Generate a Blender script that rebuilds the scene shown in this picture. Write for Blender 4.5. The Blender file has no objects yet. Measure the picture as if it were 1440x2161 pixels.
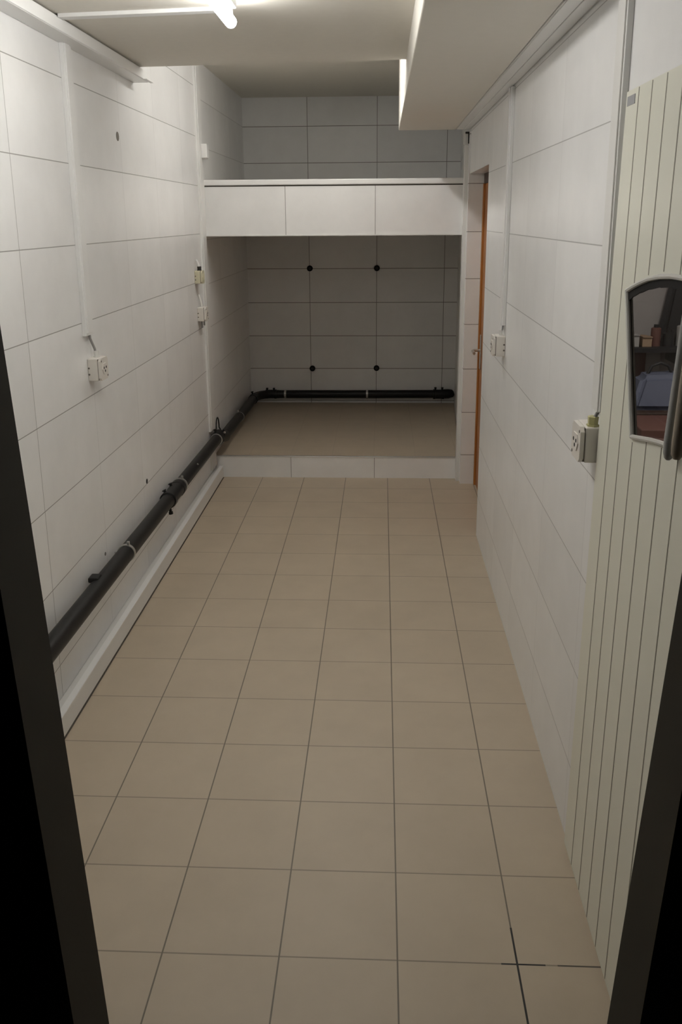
import bpy, bmesh, math, random
from mathutils import Vector, Matrix
random.seed(4)
C = bpy.context.scene.collection
PI = math.pi

# ------------------------------------------------------------------ materials
def new_mat(name):
    m = bpy.data.materials.new(name); m.use_nodes = True
    nt = m.node_tree
    return m, nt, nt.nodes['Principled BSDF']

def plain(name, col, rough=0.5, metal=0.0, spec=0.5, noise=0.0, scale=20, bump=0.0):
    m, nt, b = new_mat(name)
    b.inputs['Base Color'].default_value = (*col, 1)
    b.inputs['Roughness'].default_value = rough
    b.inputs['Metallic'].default_value = metal
    b.inputs['Specular IOR Level'].default_value = spec
    if noise or bump:
        g = nt.nodes.new('ShaderNodeNewGeometry')
        n = nt.nodes.new('ShaderNodeTexNoise'); n.inputs['Scale'].default_value = scale
        n.inputs['Detail'].default_value = 4
        nt.links.new(g.outputs['Position'], n.inputs['Vector'])
        if noise:
            mx = nt.nodes.new('ShaderNodeMix'); mx.data_type = 'RGBA'
            mx.inputs['A'].default_value = (*[c * (1 - noise) for c in col], 1)
            mx.inputs['B'].default_value = (*[min(1, c * (1 + noise)) for c in col], 1)
            nt.links.new(n.outputs['Fac'], mx.inputs['Factor'])
            nt.links.new(mx.outputs['Result'], b.inputs['Base Color'])
        if bump:
            bp = nt.nodes.new('ShaderNodeBump'); bp.inputs['Strength'].default_value = bump
            bp.inputs['Distance'].default_value = 0.002
            nt.links.new(n.outputs['Fac'], bp.inputs['Height'])
            nt.links.new(bp.outputs['Normal'], b.inputs['Normal'])
    return m

def emit(name, col, strength):
    m, nt, b = new_mat(name)
    b.inputs['Base Color'].default_value = (0.8, 0.8, 0.8, 1)
    b.inputs['Emission Color'].default_value = (*col, 1)
    b.inputs['Emission Strength'].default_value = strength
    return m

class NT:
    """small helper for math node chains"""
    def __init__(s, nt): s.nt = nt
    def m(s, op, a, b=None, c=None):
        n = s.nt.nodes.new('ShaderNodeMath'); n.operation = op
        for i, v in enumerate((a, b, c)):
            if v is None: continue
            if isinstance(v, (int, float)): n.inputs[i].default_value = v
            else: s.nt.links.new(v, n.inputs[i])
        return n.outputs[0]
    def mix(s, f, a, b):
        n = s.nt.nodes.new('ShaderNodeMix'); n.data_type = 'RGBA'
        for k, v in (('Factor', f), ('A', a), ('B', b)):
            if isinstance(v, (int, float)): n.inputs[k].default_value = v
            elif isinstance(v, tuple): n.inputs[k].default_value = (*v, 1)
            else: s.nt.links.new(v, n.inputs[k])
        return n.outputs['Result']

def tiles(name, ua, u0, us, va, v0, vs, col, grout, gu, gv, width=0.003, rough=0.3, var=0.03,
          mottle=0.04, mscale=5.0, spec=0.5, extra=None):
    """rectangular tiling in world metres; gu/gv = how dark the joints across u / v are"""
    m, nt, b = new_mat(name); h = NT(nt)
    g = nt.nodes.new('ShaderNodeNewGeometry')
    sep = nt.nodes.new('ShaderNodeSeparateXYZ'); nt.links.new(g.outputs['Position'], sep.inputs[0])
    def axis(a, o, s):
        u = h.m('DIVIDE', h.m('SUBTRACT', sep.outputs[a], o), s)
        f = h.m('ABSOLUTE', h.m('SUBTRACT', h.m('FRACT', h.m('ADD', u, 100.0)), 0.5))
        line = h.m('GREATER_THAN', f, 0.5 - width / 2 / s)
        return line, h.m('FLOOR', u)
    lu, iu = axis(ua, u0, us); lv, iv = axis(va, v0, vs)
    cmb = nt.nodes.new('ShaderNodeCombineXYZ')
    nt.links.new(iu, cmb.inputs[0]); nt.links.new(iv, cmb.inputs[1])
    wn = nt.nodes.new('ShaderNodeTexWhiteNoise'); wn.noise_dimensions = '2D'
    nt.links.new(cmb.outputs[0], wn.inputs['Vector'])
    ns = nt.nodes.new('ShaderNodeTexNoise'); ns.inputs['Scale'].default_value = mscale
    ns.inputs['Detail'].default_value = 6; ns.inputs['Roughness'].default_value = 0.6
    nt.links.new(g.outputs['Position'], ns.inputs['Vector'])
    k = h.m('ADD', h.m('MULTIPLY', h.m('SUBTRACT', wn.outputs['Value'], 0.5), var * 2),
            h.m('MULTIPLY', h.m('SUBTRACT', ns.outputs['Fac'], 0.5), mottle * 4))
    fac = h.m('ADD', 0.5, k)
    base = h.mix(fac, tuple(c * 0.5 for c in col), tuple(c * 1.5 for c in col))
    lf = h.m('MAXIMUM', h.m('MULTIPLY', lu, gu), h.m('MULTIPLY', lv, gv))
    colr = h.mix(lf, base, grout)
    if extra: colr = extra(h, sep, colr, lu, lv)
    nt.links.new(colr, b.inputs['Base Color'])
    b.inputs['Roughness'].default_value = rough
    b.inputs['Specular IOR Level'].default_value = spec
    bp = nt.nodes.new('ShaderNodeBump'); bp.inputs['Strength'].default_value = 0.4
    bp.inputs['Distance'].default_value = 0.002
    nt.links.new(h.m('SUBTRACT', 1.0, h.m('MAXIMUM', lu, lv)), bp.inputs['Height'])
    nt.links.new(bp.outputs['Normal'], b.inputs['Normal'])
    return m

WHITE = (0.89, 0.885, 0.875)
M = {}
M['wall_left'] = tiles('tile_left', 1, 1.08, 0.62, 2, 2.325 - 0.304 * 8, 0.304, WHITE, (0.30, 0.29, 0.27), 0.28, 0.9,
                       0.0034, rough=0.32, extra=lambda h, sep, c, lu, lv: h.mix(h.m('MULTIPLY', h.m('MULTIPLY', lu, 0.75),
                       h.m('LESS_THAN', sep.outputs[1], 1.2)), c, (0.30, 0.29, 0.27)))
M['wall_right'] = tiles('tile_right', 1, 0.5, 0.6, 2, 0.24, 0.3, WHITE, (0.36, 0.35, 0.34), 0.3, 0.8, 0.0032, rough=0.32)
M['wall_back'] = tiles('tile_back', 0, -0.694, 0.6, 2, 0.175, 0.3, WHITE, (0.16, 0.145, 0.125), 0.85, 0.9, 0.005, rough=0.35)
M['front'] = tiles('tile_front', 0, -0.694, 0.6, 2, -5.0, 10.0, WHITE, (0.2, 0.185, 0.165), 0.8, 0.0, 0.004, rough=0.35)
M['reveal'] = tiles('tile_reveal', 0, -3.0, 8.0, 2, 0.21, 0.302, WHITE, (0.22, 0.2, 0.18), 0.0, 0.8, 0.005, rough=0.35)
M['alcove_side'] = tiles('tile_alcove_side', 1, 4.72, 0.6, 2, 0.175, 0.3, WHITE, (0.3, 0.28, 0.25), 0.15, 0.5, 0.004, rough=0.35)
def floor_gap(h, sep, colr, lu, lv):
    x, y = sep.outputs[0], sep.outputs[1]
    a = h.m('MULTIPLY', h.m('LESS_THAN', y, 0.115), h.m('LESS_THAN', h.m('ABSOLUTE', h.m('SUBTRACT', x, 0.3)), 0.0026))
    bb = h.m('MULTIPLY', h.m('LESS_THAN', h.m('ABSOLUTE', y), 0.0024), h.m('LESS_THAN', h.m('ABSOLUTE', h.m('SUBTRACT', x, 0.315)), 0.055))
    cc = h.m('MULTIPLY', h.m('LESS_THAN', h.m('ABSOLUTE', y), 0.0024), h.m('LESS_THAN', h.m('ABSOLUTE', h.m('SUBTRACT', x, 0.46)), 0.06))
    return h.mix(h.m('MAXIMUM', a, h.m('MAXIMUM', bb, h.m('MULTIPLY', cc, 0.7))), colr, (0.012, 0.01, 0.008))
FLOORC = (0.52, 0.435, 0.33)
M['floor'] = tiles('tile_floor', 0, 0.0, 0.3, 1, 0.0, 0.3, FLOORC, (0.12, 0.1, 0.075), 0.85, 0.62, 0.0042, rough=0.42,
                   var=0.022, mottle=0.065, mscale=4.5, extra=floor_gap)
M['floor_alcove'] = tiles('tile_floor_alcove', 0, -0.1, 0.3, 1, 4.15, 0.3, FLOORC, (0.3, 0.25, 0.19), 0.3, 0.3, 0.004, rough=0.42,
                   var=0.02, mottle=0.05, mscale=7)
M['ceiling'] = plain('ceiling_paint', (0.81, 0.775, 0.70), 0.85, noise=0.03, scale=30, bump=0.15)
M['duct'] = plain('duct_paint', (0.84, 0.805, 0.735), 0.7, noise=0.02, scale=25, bump=0.08)
M['pvc'] = plain('white_pvc', (0.89, 0.885, 0.87), 0.35, noise=0.01)
M['pvc_grey'] = plain('grey_white_pvc', (0.78, 0.77, 0.74), 0.4, noise=0.01)
M['joint'] = plain('dark_joint', (0.09, 0.08, 0.065), 0.8)
M['socket'] = plain('socket_plastic', (0.80, 0.76, 0.70), 0.35, noise=0.01)
M['cream'] = plain('yellowed_plastic', (0.68, 0.64, 0.47), 0.4, noise=0.02)
M['gland'] = plain('yellow_green_plastic', (0.55, 0.52, 0.26), 0.4, noise=0.03)
M['hole'] = plain('dark_hole', (0.03, 0.028, 0.025), 0.8)
M['seam'] = plain('plate_gap', (0.16, 0.14, 0.12), 0.7)
M['cable'] = plain('grey_cable', (0.32, 0.31, 0.30), 0.5)
M['pipe'] = plain('black_pipe', (0.010, 0.010, 0.010), 0.42, spec=0.3, noise=0.25, scale=30, bump=0.05)
M['steel'] = plain('galvanised_steel', (0.55, 0.55, 0.53), 0.35, metal=0.8, noise=0.08, scale=60)
M['alu'] = plain('aluminium_edge', (0.72, 0.71, 0.69), 0.3, metal=0.7)
M['frame'] = plain('anthracite_paint', (0.020, 0.0185, 0.014), 0.6, spec=0.18, noise=0.05, scale=8)
M['facade'] = plain('dark_render', (0.02, 0.018, 0.017), 0.9, noise=0.1, scale=12)
M['tube'] = emit('lamp_tube', (1.0, 0.987, 0.955), 36)
M['tube_rear'] = emit('lamp_tube_rear', (1.0, 0.987, 0.955), 54)
M['enamel'] = plain('white_enamel', (0.72, 0.72, 0.74), 0.4)
M['chrome'] = plain('brushed_steel', (0.62, 0.60, 0.56), 0.3, metal=0.9)

def oak():
    m, nt, b = new_mat('orange_wood')
    g = nt.nodes.new('ShaderNodeNewGeometry')
    mp = nt.nodes.new('ShaderNodeMapping'); mp.inputs['Scale'].default_value = (30, 14, 1.2)
    nt.links.new(g.outputs['Position'], mp.inputs['Vector'])
    n = nt.nodes.new('ShaderNodeTexNoise'); n.inputs['Scale'].default_value = 1.5; n.inputs['Detail'].default_value = 5
    nt.links.new(mp.outputs[0], n.inputs['Vector'])
    r = nt.nodes.new('ShaderNodeValToRGB')
    r.color_ramp.elements[0].position = 0.3; r.color_ramp.elements[0].color = (0.30, 0.10, 0.018, 1)
    r.color_ramp.elements[1].position = 0.7; r.color_ramp.elements[1].color = (0.47, 0.19, 0.04, 1)
    nt.links.new(n.outputs['Fac'], r.inputs['Fac']); nt.links.new(r.outputs['Color'], b.inputs['Base Color'])
    b.inputs['Roughness'].default_value = 0.4
    return m
M['oak'] = oak()
M['door'] = plain('cream_door_paint', (0.84, 0.83, 0.72), 0.3, noise=0.015, scale=6)
M['groove'] = plain('door_groove', (0.30, 0.28, 0.22), 0.6)
M['label'] = plain('grey_label', (0.33, 0.33, 0.34), 0.5)
M['rubber'] = plain('black_seal', (0.006, 0.0055, 0.006), 0.6, spec=0.15)
M['rim'] = plain('window_rim', (0.60, 0.59, 0.55), 0.4)
M['barbrown'] = plain('brown_grip', (0.33, 0.28, 0.22), 0.5)
M['bargrey'] = plain('grey_grip', (0.42, 0.42, 0.41), 0.45, metal=0.2)
def glass():
    m, nt, b = new_mat('window_glass')
    out = nt.nodes['Material Output']
    t = nt.nodes.new('ShaderNodeBsdfTransparent'); t.inputs['Color'].default_value = (0.80, 0.80, 0.80, 1)
    gl = nt.nodes.new('ShaderNodeBsdfGlossy'); gl.inputs['Roughness'].default_value = 0.03
    mx = nt.nodes.new('ShaderNodeMixShader')
    mx.inputs[0].default_value = 0.07; nt.links.new(t.outputs[0], mx.inputs[1]); nt.links.new(gl.outputs[0], mx.inputs[2])
    nt.links.new(mx.outputs[0], out.inputs['Surface'])
    return m
M['glass'] = glass()
M['grey_wall'] = plain('side_room_wall', (0.42, 0.40, 0.39), 0.8, noise=0.05)
M['dark_wood'] = plain('dark_wood', (0.07, 0.045, 0.035), 0.6, noise=0.2)
M['red_brown'] = plain('red_brown_panel', (0.16, 0.075, 0.06), 0.6, noise=0.15)
M['blue'] = plain('grey_blue_cloth', (0.13, 0.15, 0.22), 0.7, noise=0.1)
M['black'] = plain('black_plastic', (0.02, 0.02, 0.022), 0.5)
M['tan'] = plain('tan_board', (0.42, 0.30, 0.2), 0.7, noise=0.1)
M['pale'] = plain('pale_grey_plastic', (0.45, 0.44, 0.42), 0.5)

# ------------------------------------------------------------------ mesh helpers
def bm_box(bm, lo, hi, bev=0.0, seg=2):
    lo, hi = Vector(lo), Vector(hi)
    t = bmesh.new()
    bmesh.ops.create_cube(t, size=1)
    d = hi - lo; c = (hi + lo) / 2
    for v in t.verts: v.co = Vector((v.co.x * d.x, v.co.y * d.y, v.co.z * d.z)) + c
    if bev:
        bmesh.ops.bevel(t, geom=t.edges[:], offset=min(bev, min(d) * 0.45), segments=seg, affect='EDGES', profile=0.5)
    join(bm, t)

def join(bm, t):
    me = bpy.data.meshes.new('tmp'); t.to_mesh(me); t.free(); bm.from_mesh(me); bpy.data.meshes.remove(me)

def bm_hexa(bm, pts):
    """8 points: bottom 4 (ccw) then top 4"""
    v = [bm.verts.new(p) for p in pts]
    for f in ((3, 2, 1, 0), (4, 5, 6, 7), (0, 1, 5, 4), (1, 2, 6, 5), (2, 3, 7, 6), (3, 0, 4, 7)):
        bm.faces.new([v[i] for i in f])

def bm_tube(bm, path, rad, n=20, cap=True):
    """swept tube; rad = float or list"""
    P = [Vector(p) for p in path]
    R = rad if isinstance(rad, (list, tuple)) else [rad] * len(P)
    rings = []; up = None
    for i, p in enumerate(P):
        a = P[max(0, i - 1)]; b = P[min(len(P) - 1, i + 1)]
        t = (b - a)
        if t.length < 1e-9: t = rings and prev_t or Vector((0, 0, 1))
        t = t.normalized(); prev_t = t
        if up is None:
            up = Vector((0, 0, 1)) if abs(t.z) < 0.9 else Vector((1, 0, 0))
        s = t.cross(up).normalized(); up = s.cross(t).normalized()
        rings.append([bm.verts.new(p + (s * math.cos(2 * PI * k / n) + up * math.sin(2 * PI * k / n)) * R[i]) for k in range(n)])
    for i in range(len(rings) - 1):
        for k in range(n):
            bm.faces.new((rings[i][k], rings[i][(k + 1) % n], rings[i + 1][(k + 1) % n], rings[i + 1][k]))
    if cap:
        bm.faces.new(rings[0][::-1]); bm.faces.new(rings[-1])

def bm_cyl(bm, a, b, r, n=20): bm_tube(bm, [a, b], r, n)

def bm_prism(bm, poly, axis, lo, hi):
    """extrude 2-D polygon (the two other axes in order) along axis"""
    def mk(p, w):
        q = list(p); q.insert(axis, w); return bm.verts.new(q)
    A = [mk(p, lo) for p in poly]; B = [mk(p, hi) for p in poly]
    n = len(poly)
    bm.faces.new(A[::-1]); bm.faces.new(B)
    for i in range(n): bm.faces.new((A[i], A[(i + 1) % n], B[(i + 1) % n], B[i]))

def obj(name, bm, mat, parent=None, smooth=False, origin=None):
    base = Vector((0, 0, 0))
    if parent is not None:
        p = parent
        while p is not None: base += p.location; p = p.parent
    o_loc = Vector(origin) - base if origin is not None else Vector((0, 0, 0))
    bmesh.ops.recalc_face_normals(bm, faces=bm.faces[:])
    bmesh.ops.translate(bm, verts=bm.verts[:], vec=-(base + o_loc))
    me = bpy.data.meshes.new(name); bm.to_mesh(me); bm.free()
    me.materials.append(M[mat])
    if smooth:
        for f in me.polygons: f.use_smooth = True
        try: me.set_sharp_from_angle(angle=math.radians(40))
        except Exception: pass
    o = bpy.data.objects.new(name, me); C.objects.link(o)
    o.location = o_loc
    if parent is not None: o.parent = parent
    return o

def box(name, lo, hi, mat, parent=None, bev=0.0, **k):
    bm = bmesh.new(); bm_box(bm, lo, hi, bev); return obj(name, bm, mat, parent, **k)
def cyl(name, a, b, r, mat, parent=None, n=20):
    bm = bmesh.new(); bm_cyl(bm, a, b, r, n); return obj(name, bm, mat, parent, smooth=True)
def tag(o, label, cat, group=None):
    o['label'] = label; o['category'] = cat
    if group: o['group'] = group
    return o
def thing(name, label, cat, loc, group=None):
    o = bpy.data.objects.new(name, None); o.empty_display_size = 0.05; C.objects.link(o); o.location = loc
    return tag(o, label, cat, group)
def struct(o): o['kind'] = 'structure'; return o
def sempty(name, loc):
    o = bpy.data.objects.new(name, None); o.empty_display_size = 0.05; C.objects.link(o); o.location = loc
    return struct(o)

# ------------------------------------------------------------------ the room
XL, XR = -1.245, 0.515            # tiled faces of the side walls
Y0, YS, YB = -0.30, 4.15, 6.02    # doorway plane, alcove front, back wall
ZC, ZA = 2.50, 2.81               # lowered ceiling, rear ceiling
ND0, ND1, NDX, NDZ = 3.02, 4.03, 0.61, 2.082   # oak door niche
DZ = 2.084

bm = bmesh.new(); bm_box(bm, (-1.45, -0.62, -0.12), (0.80, 4.30, 0.0))
struct(obj('floor', bm, 'floor'))
bm = bmesh.new(); bm_box(bm, (XL - 0.12, Y0 - 0.155, 0), (XL, YS, 3.0))
struct(obj('wall_left', bm, 'wall_left'))
bm = bmesh.new(); bm_box(bm, (XL - 0.13, YS, 0), (XL - 0.008, YB + 0.1, 3.0))
struct(obj('wall_alcove_left', bm, 'alcove_side'))
bm = bmesh.new(); bm_box(bm, (XL - 0.1, YB, 0), (0.8, YB + 0.12, 3.0))
struct(obj('wall_back', bm, 'wall_back'))
# right wall: opening for the grooved door (near) and for the oak door niche (far)
bm = bmesh.new()
bm_box(bm, (XR, 0.33, 0), (0.5245, 0.75, 3.0)); bm_box(bm, (XR, 0.75, 0), (0.545, ND0, 3.0)); bm_box(bm, (0.545, 2.93, 0), (0.66, ND0, 3.0))
bm_box(bm, (XR, Y0 - 0.155, 2.05), (0.545, 0.33, 3.0))
bm_box(bm, (XR, ND0, NDZ), (0.63, ND1, 3.0))
bm_box(bm, (XR, -0.455, 0), (0.545, -0.29, 2.05))
struct(obj('wall_right', bm, 'wall_right'))
# short end wall between niche and alcove; alcove side drifts outwards towards the back
bm = bmesh.new()
bm_box(bm, (0.507, ND1, 0), (0.80, YS, 3.0))
struct(obj('wall_niche', bm, 'reveal'))
bm = bmesh.new()
bm_hexa(bm, [(0.512, YS, 0), (0.80, YS, 0), (0.80, YB, 0), (0.625, YB, 0),
             (0.512, YS, 3.0), (0.80, YS, 3.0), (0.80, YB, 3.0), (0.625, YB, 3.0)])
struct(obj('wall_alcove_right', bm, 'alcove_side'))
# corner trims of the alcove opening
bm = bmesh.new(); bm_box(bm, (0.482, 4.085, 0.0), (0.512, 4.152, 2.34), 0.004)
struct(obj('trim_1', bm, 'pvc_grey'))
# ceilings
bm = bmesh.new(); bm_hexa(bm, [(XL - 0.1, Y0 - 0.155, ZC), (0.6, Y0 - 0.155, ZC), (0.6, 2.36, ZC), (XL - 0.1, 2.512, ZC),
             (XL - 0.1, Y0 - 0.155, ZC + 0.26), (0.6, Y0 - 0.155, ZC + 0.26), (0.6, 2.36, ZC + 0.26), (XL - 0.1, 2.512, ZC + 0.26)])
struct(obj('ceiling', bm, 'ceiling'))
bm = bmesh.new(); bm_box(bm, (XL - 0.1, 2.40, ZA), (0.8, YB + 0.1, ZA + 0.12))
struct(obj('ceiling_rear', bm, 'ceiling'))
# front wall with the doorway we look through, dark on the outside
bm = bmesh.new()
bm_box(bm, (-2.6, -0.455, 0), (-0.86, Y0, 2.9)); bm_box(bm, (0.76, -0.455, 0), (2.5, Y0, 2.9))
bm_box(bm, (-0.86, -0.455, 2.25), (0.76, Y0, 2.9))
struct(obj('wall_front', bm, 'facade'))
# anthracite door frame
def jamb(name, x0, x1, xo):
    bm = bmesh.new(); ya, yb = -0.455, Y0
    bm_hexa(bm, [(x0, ya, 0), (xo, ya, 0), (xo, yb, 0), (x0, yb, 0), (x1, ya, 2.25), (xo, ya, 2.25), (xo, yb, 2.25), (x1, yb, 2.25)])
    return struct(obj(name, bm, 'frame'))
jamb('trim_2', -0.630, -0.744, -0.86)
jamb('trim_3', 0.426, 0.560, 0.76)

# ------------------------------------------------------------------ boxed duct under the ceiling, right
d = thing('ceiling_duct', 'long white boxed-in duct running under the ceiling along the right side', 'duct', (0.25, 2.0, 2.36))
box('casing', (0.056, Y0, 2.36), (0.424, YS, ZA - 0.001), 'duct', d, 0.004)

# ------------------------------------------------------------------ loft and step in the rear alcove
t = thing('loft_platform', 'white tiled loft platform spanning the rear alcove above the dark lower recess', 'platform', (-0.36, YS, 1.70))
box('front_panel', (XL - 0.004, YS, 1.703), (0.511, YS + 0.03, 2.018), 'front', t)
def slab(name, z0, z1, y, mat, t):
    bm = bmesh.new(); a = XL - 0.006; b = 0.5105 + (y - YS) * 0.0604
    bm_hexa(bm, [(a, y, z0), (b, y, z0), (0.6225, YB - 0.001, z0), (a, YB - 0.001, z0), (a, y, z1), (b, y, z1), (0.6225, YB - 0.001, z1), (a, YB - 0.001, z1)])
    return obj(name, bm, mat, t)
slab('deck', 1.715, 2.04, YS + 0.03, 'duct', t)
e = box('edge_trim', (XL - 0.004, YS - 0.012, 2.026), (0.511, YS + 0.09, 2.062), 'pvc', t, 0.006); e['label'] = 'smooth white edge strip'
box('lower_bead', (XL - 0.004, YS - 0.004, 1.697), (0.511, YS + 0.03, 1.704), 'pvc_grey', t)
box('shadow_joint', (XL - 0.004, YS + 0.006, 2.017), (0.511, YS + 0.03, 2.028), 'joint', t)
t = thing('raised_step', 'low beige tiled step forming the floor of the lower alcove', 'step', (-0.36, YS, 0))
box('riser', (XL - 0.004, YS, 0.0), (0.511, YS + 0.02, 0.152), 'front', t)
slab('tread', 0.001, 0.155, YS + 0.02, 'floor_alcove', t)
e = box('edge_strip', (XL + 0.004, YS - 0.003, 0.150), (0.49, YS + 0.022, 0.158), 'alu', t, 0.002); e['label'] = 'thin metal edge strip'

# ------------------------------------------------------------------ lamps
def batten(name, label, x, ya, yb, zt, ztube, mat):
    t = thing(name, label, 'lamp', (x, (ya + yb) / 2, zt))
    box('housing', (x - 0.022, ya + 0.03, zt - 0.034), (x + 0.026, yb - 0.05, zt - 0.001), 'enamel', t, 0.005)
    n = 9; r = 0.0195
    L = yb - ya
    path = [(x, ya + 0.006 * (1 - math.cos(PI / 2 * k / 4)), ztube) for k in range(5)]
    bmt = bmesh.new()
    rr = [r * math.sin(PI / 2 * (k + 0.6) / 4.6) for k in range(5)]
    pa = [ya + 0.02 * k / 4 for k in range(5)]
    pts = [(x, y, ztube) for y in pa] + [(x, ya + yb - y, ztube) for y in pa[::-1]]
    bm_tube(bmt, pts, rr + rr[::-1], 20)
    obj('tube', bmt, mat, t, smooth=True)
    for y in (ya + 0.05, yb - 0.05):
        box('tube_holder', (x - 0.008, y - 0.012, ztube + 0.004), (x + 0.012, y + 0.012, zt - 0.030), 'enamel', t, 0.004)
    return t
batten('ceiling_light', 'glowing fluorescent tube lamp under the lowered white ceiling', -0.545, -0.03, 1.285, ZC, 2.434, 'tube')
batten('ceiling_light', 'second fluorescent tube lamp tucked behind the edge of the lowered ceiling', -0.32, 2.54, 3.75, ZA, 2.772, 'tube_rear')

# ------------------------------------------------------------------ cable trunking
def trunk(label, lo, hi, mat='pvc', lid=None, lids=None):
    c = ((lo[0] + hi[0]) / 2, (lo[1] + hi[1]) / 2, lo[2])
    t = thing('cable_trunking', label, 'trunking', c, 'white cable trunking runs')
    box('channel', lo, hi, mat, t, 0.002)
    for l in (lids or []): box('cover', l[0], l[1], l[2], t, 0.0015)
    return t
# upper left, along the ceiling
trunk('thick white cable trunking along the top of the left wall below the ceiling', (XL, Y0, 2.446), (-1.170, 2.60, 2.494), 'pvc',
      lids=[((-1.172, Y0, 2.448), (-1.166, 2.575, 2.488), 'pvc'), ((-1.168, 2.50, 2.446), (-1.150, 2.62, 2.450), 'pvc')])
# upper right, flush beside the duct
trunk('long flat white cable trunking between the boxed duct and the right wall', (0.4255, Y0, 2.3575), (XR, 4.10, 2.42), 'pvc_grey',
      lids=[((0.4295, Y0, 2.3555), (0.470, 4.09, 2.358), 'pvc'), ((0.4715, Y0, 2.354), (0.507, 4.09, 2.358), 'pvc')])
# floor, left
trunk('white cable trunking along the floor at the foot of the left wall', (XL, Y0, 0.006), (-1.186, 4.13, 0.072), 'pvc_grey',
      lids=[((-1.190, Y0, 0.0005), (-1.1805, 4.125, 0.006), 'joint'), ((-1.209, Y0, 0.071), (-1.183, 4.12, 0.0915), 'pvc'), ((-1.188, Y0, 0.010), (-1.182, 4.125, 0.090), 'pvc_grey')])
# across the ceiling to the lamp
t = thing('cable_trunking', 'narrow white cable strip crossing the ceiling to the fluorescent lamp', 'trunking', (-0.86, 1.40, 2.486), 'white cable trunking runs')
bm = bmesh.new(); bm_hexa(bm, [(-1.166, 1.405, 2.487), (-0.57, 1.345, 2.487), (-0.57, 1.385, 2.487), (-1.166, 1.45, 2.487),
                               (-1.166, 1.405, 2.4995), (-0.57, 1.345, 2.4995), (-0.57, 1.385, 2.4995), (-1.166, 1.45, 2.4995)])
obj('channel', bm, 'pvc', t)
# vertical left with a raised edge
trunk('vertical white cable trunking on the left wall running down to the nearer socket box', (XL, 1.612, 1.360), (-1.228, 1.700, 2.447), 'pvc',
      lids=[((XL, 1.618, 1.372), (-1.222, 1.666, 2.446), 'pvc')])
trunk('vertical white cable trunking on the right wall above the far socket box', (0.499, 2.165, 1.335), (XR, 2.245, 2.349), 'pvc',
      lids=[((0.494, 2.185, 1.332), (XR, 2.230, 2.348), 'pvc')])
trunk('vertical grey-edged cable trunking beside the cream grooved door', (0.500, 0.366, 1.335), (XR, 0.442, 2.349), 'pvc_grey',
      lids=[((0.496, 0.374, 1.333), (XR, 0.436, 2.348), 'pvc_grey')])
trunk('wide vertical white trunking at the corner of the left wall and alcove', (XL, 3.985, 0.374), (-1.2325, 4.148, ZA - 0.001), 'pvc',
      lids=[((XL, 4.02, 0.372), (-1.2295, 4.12, ZA - 0.001), 'pvc'), ((XL, 3.985, 0.095), (-1.2325, 4.148, 0.272), 'pvc_grey')])

# ------------------------------------------------------------------ sockets
def socket(name, label, wx, sgn, y0, z0, w=0.095, h=0.092, d=0.055, mat='socket', marks=True, group='surface socket boxes'):
    """box on a side wall; sgn = direction out of the wall"""
    t = thing(name, label, 'socket', (wx, y0 + w / 2, z0), group)
    X = lambda a: wx + sgn * a
    def b(nm, a0, a1, ya, yb, za, zb, m, bev=0.0, par=t):
        lo = (min(X(a0), X(a1)), ya, za); hi = (max(X(a0), X(a1)), yb, zb)
        return box(nm, lo, hi, m, par, bev)
    b('back_box', 0, d - 0.013, y0, y0 + w, z0, z0 + h, mat, 0.004)
    b('gap', d - 0.014, d - 0.010, y0 + 0.003, y0 + w - 0.003, z0 + 0.003, z0 + h - 0.003, 'seam')
    # plate with chamfered corners and a recessed hexagonal socket insert
    cc = 0.012; y1, z1 = y0 + w, z0 + h
    poly = [(y0 + cc, z0), (y1 - cc, z0), (y1, z0 + cc), (y1, z1 - cc), (y1 - cc, z1), (y0 + cc, z1), (y0, z1 - cc), (y0, z0 + cc)]
    bm = bmesh.new(); bm_prism(bm, poly, 0, min(X(d - 0.0105), X(d)), max(X(d - 0.0105), X(d)))
    pl = obj('face_plate', bm, mat, t)
    cy, cz = y0 + w / 2, z0 + h / 2
    hexp = [(cy - 0.030, cz), (cy - 0.018, cz - 0.022), (cy + 0.018, cz - 0.022), (cy + 0.030, cz), (cy + 0.018, cz + 0.022), (cy - 0.018, cz + 0.022)]
    bm = bmesh.new(); bm_prism(bm, hexp, 0, min(X(d), X(d + 0.003)), max(X(d), X(d + 0.003)))
    ins = obj('insert', bm, mat, pl)
    if marks:
        for k, (dy, dz) in enumerate(((-0.014, 0.004), (0.014, 0.004), (0, -0.010))):
            bm = bmesh.new(); bm_cyl(bm, (X(d + 0.002), cy + dy, cz + dz), (X(d + 0.0036), cy + dy, cz + dz), 0.0055, 12)
            obj('pin_hole', bm, 'hole', pl)
        for dy, dz in ((-0.036, 0.034), (0.036, -0.034)):
            bm = bmesh.new(); bm_cyl(bm, (X(d - 0.001), cy + dy, cz + dz), (X(d + 0.0012), cy + dy, cz + dz), 0.004, 10)
            obj('screw', bm, 'seam', pl)
    # small knock-out dots on the side that faces the doorway
    for dz in (0.30, 0.58):
        bm = bmesh.new(); bm_cyl(bm, (X(0.006), y0 + 0.002, z0 + h * dz), (X(0.006), y0 - 0.0012, z0 + h * dz), 0.004, 10)
        obj('knockout', bm, 'seam', t)
    return t
def lead(t, pts, r=0.004, mat='cable'):
    bm = bmesh.new(); bm_tube(bm, pts, r, 10); obj('lead', bm, mat, t, smooth=True)
def gland(t, x, y, z, mat, r=0.014):
    bm = bmesh.new()
    bm_tube(bm, [(x, y, z - 0.002), (x, y, z + 0.006), (x, y, z + 0.0061), (x, y, z + 0.026), (x, y, z + 0.028)], [r * 1.15, r * 1.15, r * 0.9, r, r * 0.8], 6)
    obj('cable_gland', bm, mat, t)

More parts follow.
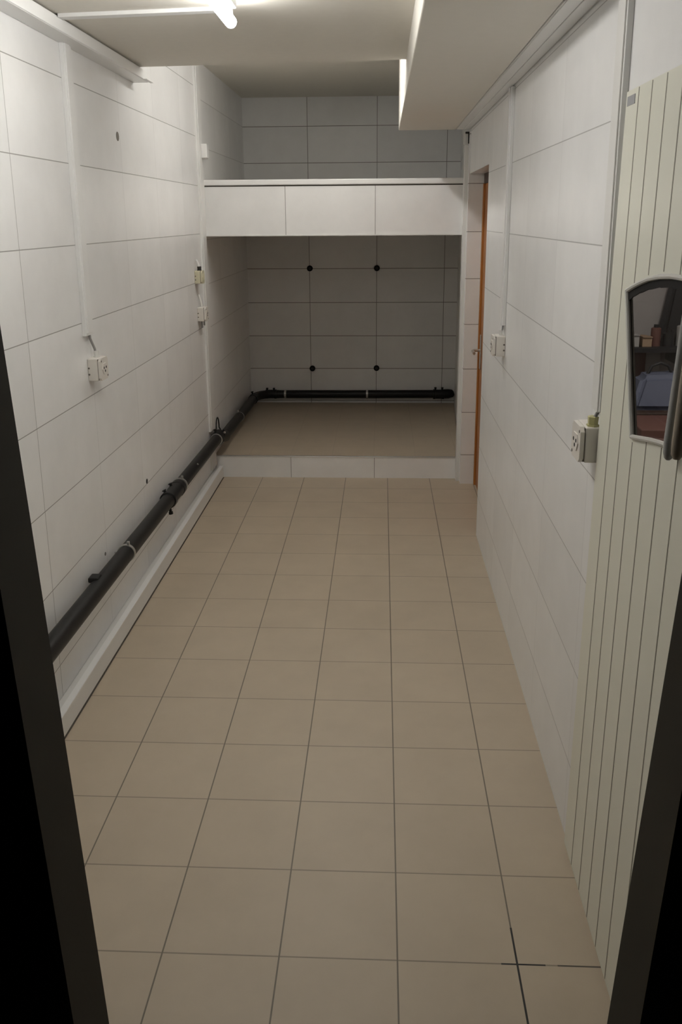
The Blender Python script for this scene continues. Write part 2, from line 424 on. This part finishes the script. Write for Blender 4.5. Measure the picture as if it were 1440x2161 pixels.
s = socket('socket_box', 'white surface socket box on the left wall below the vertical trunking', XL, 1, 1.640, 1.173)
lead(s, [(-1.236, 1.662, 1.385), (-1.234, 1.668, 1.345), (-1.226, 1.690, 1.300), (-1.222, 1.694, 1.265)], 0.005)
gland(s, -1.222, 1.694, 1.264, 'pvc_grey', 0.011)
s = socket('socket_box', 'white surface socket box on the right wall near the oak door niche', XR, -1, 2.150, 1.196)
lead(s, [(0.508, 2.20, 1.345), (0.505, 2.19, 1.32), (0.497, 2.185, 1.285)], 0.004)
gland(s, 0.497, 2.185, 1.283, 'pvc_grey', 0.009)
s = socket('socket_box', 'nearest white socket box with a yellow cable gland beside the cream door', XR, -1, 0.378, 1.199, w=0.096, h=0.094, d=0.055)
lead(s, [(0.507, 0.386, 1.350), (0.503, 0.386, 1.335), (0.495, 0.394, 1.312)], 0.0045)
gland(s, 0.494, 0.398, 1.2915, 'gland', 0.0145)
s = socket('socket_box', 'white socket box beside the corner trunking, lower of the stacked pair', XL, 1, 3.790, 1.166, w=0.085, h=0.090, d=0.055, marks=True)
lead(s, [(-1.238, 3.83, 1.335), (-1.228, 3.83, 1.30), (-1.220, 3.83, 1.25)], 0.007, 'pvc_grey')
for dx in (0.0, 0.016):
    lead(s, [(-1.226 + dx, 3.83, 1.172), (-1.226 + dx, 3.83, 1.120 + dx)], 0.006, 'cable')
s = socket('switch_box', 'yellowed switch box beside the corner trunking, upper of the stacked pair', XL, 1, 3.760, 1.410, w=0.075, h=0.082, d=0.050, mat='cream', marks=False)
gland(s, -1.218, 3.79, 1.490, 'hole', 0.014)
lead(s, [(-1.218, 3.79, 1.51), (-1.222, 3.79, 1.535), (-1.236, 3.79, 1.56)], 0.006, 'pvc')
c = thing('junction_cap', 'small white plastic cap on the corner trunking above the loft edge', 'cap', (-1.222, 4.12, 2.195))
box('cap_body', (-1.2297, 4.075, 2.198), (-1.192, 4.145, 2.286), 'pvc', c, 0.004)
box('cap_base', (-1.2297, 4.09, 2.190), (-1.200, 4.135, 2.198), 'pvc_grey', c)
c = thing('wall_bracket', 'small dark bracket at the far end of the upper right trunking', 'bracket', (0.495, 4.10, 2.26))
box('bracket_plate', (0.470, 4.075, 2.262), (0.506, 4.084, 2.336), 'pvc_grey', c)
box('bracket_hook', (0.482, 4.066, 2.328), (0.512, 4.082, 2.340), 'hole', c)
box('bracket_edge', (0.500, 4.066, 2.268), (0.509, 4.078, 2.332), 'hole', c)

# ------------------------------------------------------------------ black drain pipe
PX, PR = -1.192, 0.037
zf = lambda y: 0.372 - 0.0150 * (y - 0.9)         # fall of the front run
p = thing('drain_pipe', 'black drain pipe running along the left wall and around the alcove back', 'pipe', (PX, 2.0, 0.30))
bm = bmesh.new(); bm_tube(bm, [(PX, Y0 + 0.005, zf(Y0)), (PX, 4.02, zf(4.02))], PR, 28); obj('front_run', bm, 'pipe', p, smooth=True)
za = 0.275
bm = bmesh.new(); bm_tube(bm, [(PX, 4.02, zf(4.02)), (PX, 4.08, zf(4.06)), (PX + 0.004, 4.16, 0.300), (PX + 0.004, 4.26, za + 0.004)], [PR, PR, PR * 1.08, PR * 1.12], 28)
obj('offset_bend', bm, 'pipe', p, smooth=True)
bm = bmesh.new(); bm_tube(bm, [(PX, 4.24, za + 0.005), (PX, 5.80, 0.248)], PR, 28); obj('side_run', bm, 'pipe', p, smooth=True)
cy, r0 = 5.80, 0.155
arc = [(PX + r0 * (1 - math.cos(a)), cy + r0 * math.sin(a), 0.246) for a in [PI / 2 * k / 8 for k in range(9)]]
bm = bmesh.new(); bm_tube(bm, [(PX, 5.74, 0.247)] + arc + [(PX + r0 + 0.05, cy + r0, 0.246)], PR * 1.04, 28); obj('elbow', bm, 'pipe', p, smooth=True)
YP = cy + r0
bm = bmesh.new(); bm_tube(bm, [(PX + r0, YP, 0.246), (0.53, YP, 0.252)], PR, 28); obj('back_run', bm, 'pipe', p, smooth=True)
bm = bmesh.new(); bm_tube(bm, [(0.50, YP, 0.252), (0.565, YP, 0.254), (0.60, YP, 0.258), (0.615, YP, 0.262)], [PR * 1.15, PR * 1.15, PR * 0.95, PR * 0.55], 28)
obj('end_fitting', bm, 'pipe', p, smooth=True)

def along(axis, a, c):     # c = pipe centre function
    return c(a)
def ringband(bm, c, dirv, r, half, n=28):
    d = Vector(dirv).normalized(); c = Vector(c)
    bm_tube(bm, [c - d * half, c - d * half * 0.99, c + d * half * 0.99, c + d * half], [r * 0.93, r, r, r * 0.93], n)
cf = lambda y: (PX, y, zf(y)); DF = Vector((0, 1, -0.015))
cs = lambda y: (PX, y, za + (0.248 - za) * (y - 4.24) / 1.56)
cb = lambda x: (x, YP, 0.247 + 0.003 * (x + 1) / 1.5)
# steel clamps: a ring, an ear with a bolt, and a rod to the wall
def clamp(c, d, r=0.0405, ear=(0, 0, 1), wall=None, mat='steel', half=0.009):
    bm = bmesh.new(); ringband(bm, c, d, r, half)
    k = obj('pipe_clamp', bm, mat, p, smooth=True); k['label'] = 'galvanised ring clamp'
    e = Vector(ear).normalized(); c = Vector(c)
    bm = bmesh.new(); q = c + e * (r + 0.006); bm_box(bm, q - Vector((0.006, 0.006, 0.010)), q + Vector((0.006, 0.006, 0.010)), 0.002)
    obj('clamp_ear', bm, 'steel', k)
    if wall is not None:
        bm = bmesh.new(); bm_cyl(bm, c + (Vector(wall) - c).normalized() * r * 0.9, wall, 0.005, 10); obj('wall_rod', bm, 'steel', k)
clamp(cf(1.80), DF, ear=(0.25, 0, 1), wall=(XL, 1.80, zf(1.80)))
clamp(cf(0.30), DF, ear=(0.25, 0, 1), wall=(XL, 0.30, zf(0.30)))
clamp(cf(2.86), DF, 0.043, ear=(0.3, 0, 1), wall=(XL, 2.86, zf(2.86)))
clamp(cs(4.95), (0, 1, 0), ear=(-0.2, 0, 1), wall=(XL - 0.008, 4.95, cs(4.95)[2]), half=0.005)
clamp(cb(-0.928), (1, 0, 0), ear=(0, -1, 0.1), wall=(-0.928, YB, 0.247))
clamp(cb(-0.177), (1, 0, 0), ear=(0, -1, 0.1), wall=(-0.177, YB, 0.249))
# rubber couplings with bolts
def coupling(c, d, r, half, lugs, bolt='pipe'):
    d = Vector(d).normalized(); c = Vector(c)
    bm = bmesh.new()
    prof = [(-1, 0.92), (-0.98, 1.0), (-0.62, 1.0), (-0.6, 0.93), (-0.2, 0.93), (0.2, 0.93), (0.6, 0.93), (0.62, 1.0), (0.98, 1.0), (1, 0.92)]
    bm_tube(bm, [c + d * half * a for a, _ in prof], [r * b for _, b in prof], 28)
    k = obj('coupling', bm, 'pipe', p, smooth=True)
    for off, e, ln in lugs:
        e = Vector(e).normalized(); q = c + d * off
        bm = bmesh.new(); bm_cyl(bm, q + e * r * 0.85, q + e * (r + ln), 0.008, 8); bm_cyl(bm, q + e * (r + ln * 0.6), q + e * (r + ln), 0.012, 6)
        obj('bolt', bm, bolt, k)
coupling(cf(2.70), DF, 0.0455, 0.13, [(-0.10, (-0.5, 0, 1), 0.012), (0.02, (-0.4, 0, 1), 0.012), (-0.12, (0.15, 0, -1), 0.034)])
s3 = coupling(cf(4.03), DF, 0.047, 0.055, [(-0.045, (-0.15, 0, 1), 0.024), (0.05, (0.5, 0, 0.6), 0.010)])
bm = bmesh.new(); ringband(bm, cf(3.965), DF, 0.0435, 0.004); obj('band', bm, 'steel', p, smooth=True)
bm = bmesh.new(); bm_cyl(bm, (PX + 0.036, 4.06, zf(4.06) + 0.026), (PX + 0.046, 4.05, zf(4.06) + 0.034), 0.0075, 10); obj('bolt_head', bm, 'steel', p)
coupling(cb(-1.06), (1, 0, 0), 0.043, 0.05, [(-0.035, (0, -0.2, 1), 0.016), (0.028, (0, -0.2, 1), 0.016)])
coupling(cb(0.475), (1, 0, 0), 0.045, 0.05, [(-0.03, (0, -0.2, 1), 0.02), (0.032, (0, -0.2, 1), 0.02)])
coupling((PX, 5.73, 0.248), (0, 1, 0), 0.043, 0.04, [(0.02, (-0.2, 0, 1), 0.022)])
# bracket lug on the wall side of the front run
bm = bmesh.new(); bm_box(bm, (-1.232, 1.40, zf(1.40) + 0.022), (-1.190, 1.455, zf(1.40) + 0.044), 0.006); obj('bracket_lug', bm, 'pipe', p)
bm = bmesh.new(); bm_cyl(bm, (PX + 0.026, 3.22, zf(3.22) + 0.026), (PX + 0.030, 3.22, zf(3.22) + 0.030), 0.006, 10); obj('bolt_head', bm, 'steel', p)
# hanger loop where the pipe enters the alcove
loop = [(XL + 0.012 , 4.24 + 0.055 * math.cos(a), 0.335 + 0.085 * math.sin(a)) for a in [PI * k / 14 for k in range(15)]]
bm = bmesh.new(); bm_tube(bm, [(PX - 0.01, 4.295, 0.28)] + loop + [(PX - 0.01, 4.185, 0.28)], 0.0045, 8); obj('hanger_loop', bm, 'pipe', p, smooth=True)

# ------------------------------------------------------------------ plugs and old holes
def plug(label, x, z, group='black pipe stubs in the back wall'):
    t = thing('wall_plug', label, 'plug', (x, YB, z), group)
    bm = bmesh.new(); bm_tube(bm, [(x, YB + 0.0, z), (x, YB - 0.016, z), (x, YB - 0.018, z)], [0.026, 0.026, 0.022], 20); obj('plug_collar', bm, 'rubber', t, smooth=True)
    bm = bmesh.new(); bm_tube(bm, [(x, YB - 0.017, z), (x, YB - 0.024, z)], [0.014, 0.012], 6); obj('plug_core', bm, 'hole', t)
plug('black round plug in the back wall, upper left of the four', -0.690, 1.378)
plug('black round plug in the back wall, upper right of the four', -0.092, 1.378)
plug('black round plug in the back wall, lower left of the four', -0.680, 0.476)
plug('black round plug in the back wall, lower right of the four', -0.092, 0.480)
def oldhole(label, y, z, r, mat, sy=1.0):
    bm = bmesh.new(); bm_tube(bm, [(XL - 0.004, y, z), (XL + 0.0015, y, z), (XL + 0.0016, y, z)], [r, r, r * 0.6], 14)
    o = obj('screw_hole', bm, mat, None, origin=(XL, y, z)); tag(o, label, 'hole', 'old fixing holes in the left wall')
oldhole('grey filled round hole high on the left wall below the ceiling trunking', 2.28, 2.176, 0.020, 'seam')
oldhole('small black hole in the left wall just above the drain pipe coupling', 2.382, 0.515, 0.013, 'hole')
oldhole('tiny chipped hole in the left wall beside the ring clamp', 1.672, 0.405, 0.008, 'seam')

# ------------------------------------------------------------------ oak door in the niche (far right)
dd = sempty('door_2', (0.63, (ND0 + ND1) / 2, 0))
box('leaf', (0.612, ND0 + 0.0, 0.006), (0.650, ND1 - 0.035, 2.02), 'oak', dd, 0.003)
box('frame_head', (0.606, ND0, 2.02), (0.655, ND1, NDZ), 'dark_wood', dd)
box('frame_side', (0.600, ND1 - 0.034, 0.0), (0.655, ND1, 2.02), 'oak', dd, 0.003)
h = box('escutcheon', (0.605, ND1 - 0.115, 0.83), (0.613, ND1 - 0.075, 1.06), 'chrome', dd, 0.003)
bm = bmesh.new()
bm_tube(bm, [(0.608, ND1 - 0.095, 0.955), (0.575, ND1 - 0.095, 0.955), (0.562, ND1 - 0.098, 0.955), (0.556, ND1 - 0.11, 0.955), (0.556, ND1 - 0.21, 0.952)], 0.0095, 12)
obj('lever', bm, 'chrome', h, smooth=True)

# ------------------------------------------------------------------ grooved cream door with a fan-shaped window (near right)
XD = 0.503; SL = 0.047
edge = lambda z: 0.333 + SL * (DZ - z)            # the leaf hangs a little out of plumb
YN = -0.285
d1 = sempty('door_1', (XD + 0.02, 0.0, 0))
# window outline in (Y, Z): annular sector
AX, AZ = -0.185, 0.62
def arcpts(r, a0, a1, n): return [(AX + r * math.sin(a), AZ + r * math.cos(a)) for a in [a0 + (a1 - a0) * k / n for k in range(n + 1)]]
def win(r0, r1, aa, yr):
    """left part of the sector, cut at the near edge y = yr"""
    top = [(0.204, 1.652), (0.16, 1.664), (0.11, 1.676), (0.05, 1.688), (-0.02, 1.697), (-0.09, 1.702), (-0.16, 1.703), (-0.21, 1.702)]
    bot = [(-0.21, 1.392), (-0.16, 1.388), (-0.11, 1.381), (-0.05, 1.371), (0.01, 1.359), (0.05, 1.351), (0.081, 1.345)]
    return top, bot
top, bot = win(0, 0, 0, 0)
wpoly = top + bot
# leaf with a hole: built as front skin from quads left / above / below / near of the window
bm = bmesh.new()
def quadprism(pts): bm_prism(bm, pts, 0, XD, XD + 0.010)
zb = 0.012
quadprism([(edge(zb), zb), (edge(DZ), DZ), top[0], bot[-1]])                       # far stile
for i in range(len(top) - 1):
    a, b = top[i], top[i + 1]
    ya = edge(DZ) if i == 0 else a[0]
    quadprism([a, (ya, DZ), (b[0], DZ), b])
for i in range(len(bot) - 1):
    a, b = bot[i], bot[i + 1]
    yb_ = edge(zb) if i == len(bot) - 2 else b[0]
    quadprism([a, b, (yb_, zb), (a[0], zb)])
quadprism([(-0.21, zb), (-0.21, DZ), (YN, DZ), (YN, zb)])
bmesh.ops.remove_doubles(bm, verts=bm.verts[:], dist=1e-5)
leaf = obj('leaf', bm, 'door', d1)
# vertical grooves, each cut around the window
def inside(y, z):
    c = False; n = len(wpoly); j = n - 1
    for i in range(n):
        yi, zi = wpoly[i]; yj, zj = wpoly[j]
        if (zi > z) != (zj > z) and y < (yj - yi) * (z - zi) / (zj - zi) + yi: c = not c
        j = i
    return c
for k in range(6):
    gy = lambda z: 0.236 - 0.0955 * k + SL * (DZ - z)
    bm = bmesh.new(); N = 160; z0 = None
    for i in range(N + 1):
        z = zb + 0.004 + (DZ - zb - 0.006) * i / N
        ok = i < N and not inside(gy(z), z) and not inside(gy(z), z + 0.014) and gy(z) > YN + 0.004
        if ok and z0 is None: z0 = z
        if not ok and z0 is not None:
            if z - z0 > 0.02:
                w = 0.0022
                bm_hexa(bm, [(XD - 0.0006, gy(z0) - w, z0), (XD + 0.002, gy(z0) - w, z0), (XD + 0.002, gy(z0) + w, z0), (XD - 0.0006, gy(z0) + w, z0),
                             (XD - 0.0006, gy(z) - w, z), (XD + 0.002, gy(z) - w, z), (XD + 0.002, gy(z) + w, z), (XD - 0.0006, gy(z) + w, z)])
            z0 = None
    obj('groove', bm, 'groove', leaf)
# pane, rim, seal
bm = bmesh.new(); bm_prism(bm, wpoly, 0, XD + 0.0035, XD + 0.006)
pane = obj('window_pane', bm, 'glass', d1)
bm = bmesh.new()
rim = [(XD - 0.002, y, z) for y, z in wpoly]; rim.append(rim[0])
for i in range(len(rim) - 1): bm_tube(bm, [rim[i], rim[i + 1]], 0.0055, 8)
obj('window_rim', bm, 'rim', d1)
bm = bmesh.new()
for i in range(len(top) - 1):
    (y0_, z0_), (y1_, z1_) = top[i], top[i + 1]
    if i == 0: y0_ -= 0.012
    bm_prism(bm, [(y0_, z0_ - 0.002), (y1_, z1_ - 0.002), (y1_, z1_ - 0.020), (y0_, z0_ - 0.022)], 0, XD + 0.0002, XD + 0.0032)
s_ = obj('upper_seal', bm, 'rubber', d1); s_['label'] = 'black arched seal'
box('maker_label', (XD - 0.0012, 0.262, 2.052), (XD + 0.001, 0.322, 2.072), 'label', d1)
# pull handle in front of the window
hd = None
bm = bmesh.new()
bm_tube(bm, [(0.485, -0.207, 1.374), (0.485, -0.207, 1.378), (0.485, -0.207, 1.388), (0.485, -0.2065, 1.405), (0.485, -0.233, 1.583), (0.485, -0.243, 1.66)], [0.004, 0.0075, 0.010, 0.0105, 0.0105, 0.010], 16)
hd = obj('pull_handle', bm, 'bargrey', d1, smooth=True)
bm = bmesh.new(); bm_tube(bm, [(0.485, -0.252, 1.388), (0.485, -0.252, 1.396), (0.485, -0.253, 1.418), (0.485, -0.272, 1.59), (0.485, -0.28, 1.66)], [0.006, 0.0105, 0.0115, 0.0115, 0.0115], 16)
obj('grip', bm, 'barbrown', hd, smooth=True)
for z, y in ((1.64, -0.240), (1.40, -0.2075)):
    bm = bmesh.new(); bm_cyl(bm, (0.485, y, z), (XD, y, z), 0.006, 12); obj('standoff', bm, 'bargrey', hd, smooth=True)

# ------------------------------------------------------------------ cluttered side room seen through that window
bm = bmesh.new(); bm_box(bm, (2.0, -0.455, 0), (2.1, 3.0, 2.6)); struct(obj('wall_side_far', bm, 'grey_wall'))
bm = bmesh.new(); bm_box(bm, (0.661, 2.93, 0), (2.0, 3.0, 2.6)); struct(obj('wall_side_back', bm, 'grey_wall'))
bm = bmesh.new(); bm_box(bm, (0.81, -0.455, -0.1), (2.1, 3.0, 0)); struct(obj('floor_side', bm, 'dark_wood'))
bm = bmesh.new(); bm_box(bm, (0.546, -0.455, 2.5), (2.0, 2.93, 2.6)); struct(obj('ceiling_side', bm, 'grey_wall'))
w = thing('workbench', 'dark workbench in the side room behind the door window', 'bench', (1.4, 2.6, 0))
box('bench_top', (0.86, 2.30, 0.86), (1.98, 2.92, 0.90), 'dark_wood', w, 0.004)
for x in (0.90, 1.92):
    for y in (2.35, 2.86): box('leg', (x - 0.03, y - 0.03, 0), (x + 0.03, y + 0.03, 0.86), 'dark_wood', w)
s = thing('wall_shelf', 'dark wall shelf crowded with tools seen through the door window', 'shelf', (1.4, 2.8, 1.15))
box('board', (1.0, 2.66, 1.135), (1.98, 2.93, 1.160), 'black', s)
for x in (1.1, 1.5, 1.9): box('support', (x - 0.01, 2.70, 1.06), (x + 0.01, 2.93, 1.135), 'black', s)
for x, hw, hh, mt, nm, lb in [(1.235, 0.05, 0.06, 'pale', 'carton', 'pale carton at the left end of the shelf behind the door window'),
                              (1.315, 0.03, 0.05, 'tan', 'carton', 'tan carton beside the pale one on the side room shelf'),
                              (1.37, 0.025, 0.09, 'red_brown', 'canister', 'red-brown canister on the shelf behind the door window'),
                              (1.435, 0.03, 0.065, 'black', 'canister', 'black canister on the shelf behind the door window'),
                              (1.505, 0.03, 0.10, 'pale', 'canister', 'tall pale canister on the shelf behind the door window')]:
    zs = 1.160
    q = thing(nm, lb, nm, (x, 2.74, zs))
    if nm == 'carton':
        box('body', (x - hw * 0.8, 2.69, zs), (x + hw * 0.8, 2.80, zs + hh), mt, q, 0.003)
        box('flap', (x - hw * 0.8, 2.68, zs + hh), (x + hw * 0.8, 2.74, zs + 0.003 + hh), mt, q)
    else:
        bm = bmesh.new(); bm_tube(bm, [(x, 2.74, zs), (x, 2.74, zs + hh), (x, 2.74, zs + hh + 0.005)], [hw, hw, hw * 0.7], 16); obj('body', bm, mt, q, smooth=True)
        bm = bmesh.new(); bm_cyl(bm, (x, 2.74, zs + hh + 0.003), (x, 2.74, zs + hh + 0.02), hw * 0.5, 14); obj('cap', bm, 'black', q, smooth=True)
q = thing('storage_bag', 'grey-blue cloth bag on the workbench behind the door window', 'bag', (1.32, 2.45, 0.90))
bm = bmesh.new()
bm_hexa(bm, [(1.16, 2.34, 0.90), (1.48, 2.34, 0.90), (1.48, 2.58, 0.90), (1.16, 2.58, 0.90), (1.22, 2.40, 1.06), (1.42, 2.40, 1.07), (1.42, 2.54, 1.07), (1.22, 2.54, 1.06)])
bmesh.ops.bevel(bm, geom=bm.edges[:], offset=0.025, segments=3, affect='EDGES')
obj('body', bm, 'blue', q, smooth=True)
bm = bmesh.new(); bm_tube(bm, [(1.26, 2.47, 1.055), (1.28, 2.47, 1.10), (1.32, 2.47, 1.115), (1.36, 2.47, 1.10), (1.38, 2.47, 1.06)], 0.008, 10); obj('handle', bm, 'black', q, smooth=True)
q = thing('tool_cabinet', 'red-brown tool cabinet standing before the workbench in the side room', 'cabinet', (1.30, 2.1, 0))
box('body', (1.10, 1.97, 0), (1.50, 2.26, 0.90), 'red_brown', q, 0.006)
for i in range(3):
    dr = box('drawer', (1.12, 1.955, 0.08 + 0.27 * i), (1.48, 1.97, 0.32 + 0.27 * i), 'red_brown', q, 0.004)
    box('pull', (1.24, 1.942, 0.25 + 0.27 * i), (1.34, 1.955, 0.265 + 0.27 * i), 'pale', dr)
q = thing('notice_board', 'pale notice board with a red panel on the side room wall', 'board', (1.35, 2.92, 0.94))
box('board', (1.22, 2.912, 0.94), (1.46, 2.930, 1.125), 'pale', q, 0.003)
box('panel', (1.30, 2.906, 0.97), (1.38, 2.913, 1.10), 'red_brown', q)
q = thing('work_coat', 'black work coat hanging on the side room wall behind the door window', 'coat', (1.56, 2.92, 1.22))
bm = bmesh.new(); bm_hexa(bm, [(1.42, 2.84, 1.161), (1.66, 2.84, 1.161), (1.66, 2.928, 1.161), (1.42, 2.928, 1.161), (1.49, 2.87, 1.60), (1.59, 2.87, 1.60), (1.59, 2.928, 1.60), (1.49, 2.928, 1.60)])
bmesh.ops.bevel(bm, geom=bm.edges[:], offset=0.03, segments=3, affect='EDGES'); obj('body', bm, 'black', q, smooth=True)
bm = bmesh.new(); bm_tube(bm, [(1.54, 2.93, 1.63), (1.54, 2.90, 1.63), (1.54, 2.895, 1.60)], 0.006, 8); obj('hook', bm, 'chrome', q, smooth=True)

# ------------------------------------------------------------------ added fill light for the side room, world, camera
L = bpy.data.lights.new('side_room_fill', 'AREA'); L.energy = 19.0; L.size = 0.5; L.color = (1.0, 0.93, 0.85)  # unseen fill light, added so the room behind the glass isn't black
lo = bpy.data.objects.new('side_room_fill', L); C.objects.link(lo); lo.location = (1.45, 1.3, 2.46)

W = bpy.data.worlds.new('World'); bpy.context.scene.world = W; W.use_nodes = True
W.node_tree.nodes['Background'].inputs['Color'].default_value = (0.6, 0.55, 0.5, 1)
W.node_tree.nodes['Background'].inputs['Strength'].default_value = 0.002

cam = bpy.data.cameras.new('camera'); co = bpy.data.objects.new('camera', cam); C.objects.link(co)
F, CY = 1812.676, 931.855
R = ((0.9989115520784669, 0.005253576503009965, -0.04634771901739157),
     (0.04617335374010808, -0.252244582143424, 0.9665612718207162),
     (-0.006613057430486023, -0.9676492498386058, -0.25221260229854625))   # columns: right, down, forward
m = Matrix.Identity(4)
for i in range(3):
    m[i][0] = R[i][0]; m[i][1] = -R[i][1]; m[i][2] = -R[i][2]
m[0][3], m[1][3], m[2][3] = -0.04874, -1.77075, 1.81393
co.matrix_world = m
cam.sensor_fit = 'VERTICAL'; cam.sensor_height = 36.0
cam.lens = F * 36.0 / 2161.0
cam.shift_y = -(1080.5 - CY) / 2161.0
cam.clip_start = 0.02; cam.clip_end = 50
sc = bpy.context.scene
sc.camera = co
sc.view_settings.view_transform = 'Standard'; sc.view_settings.look = 'None'
sc.view_settings.gamma = 1.0; sc.view_settings.exposure = 0.0
sc.view_settings.use_curve_mapping = False
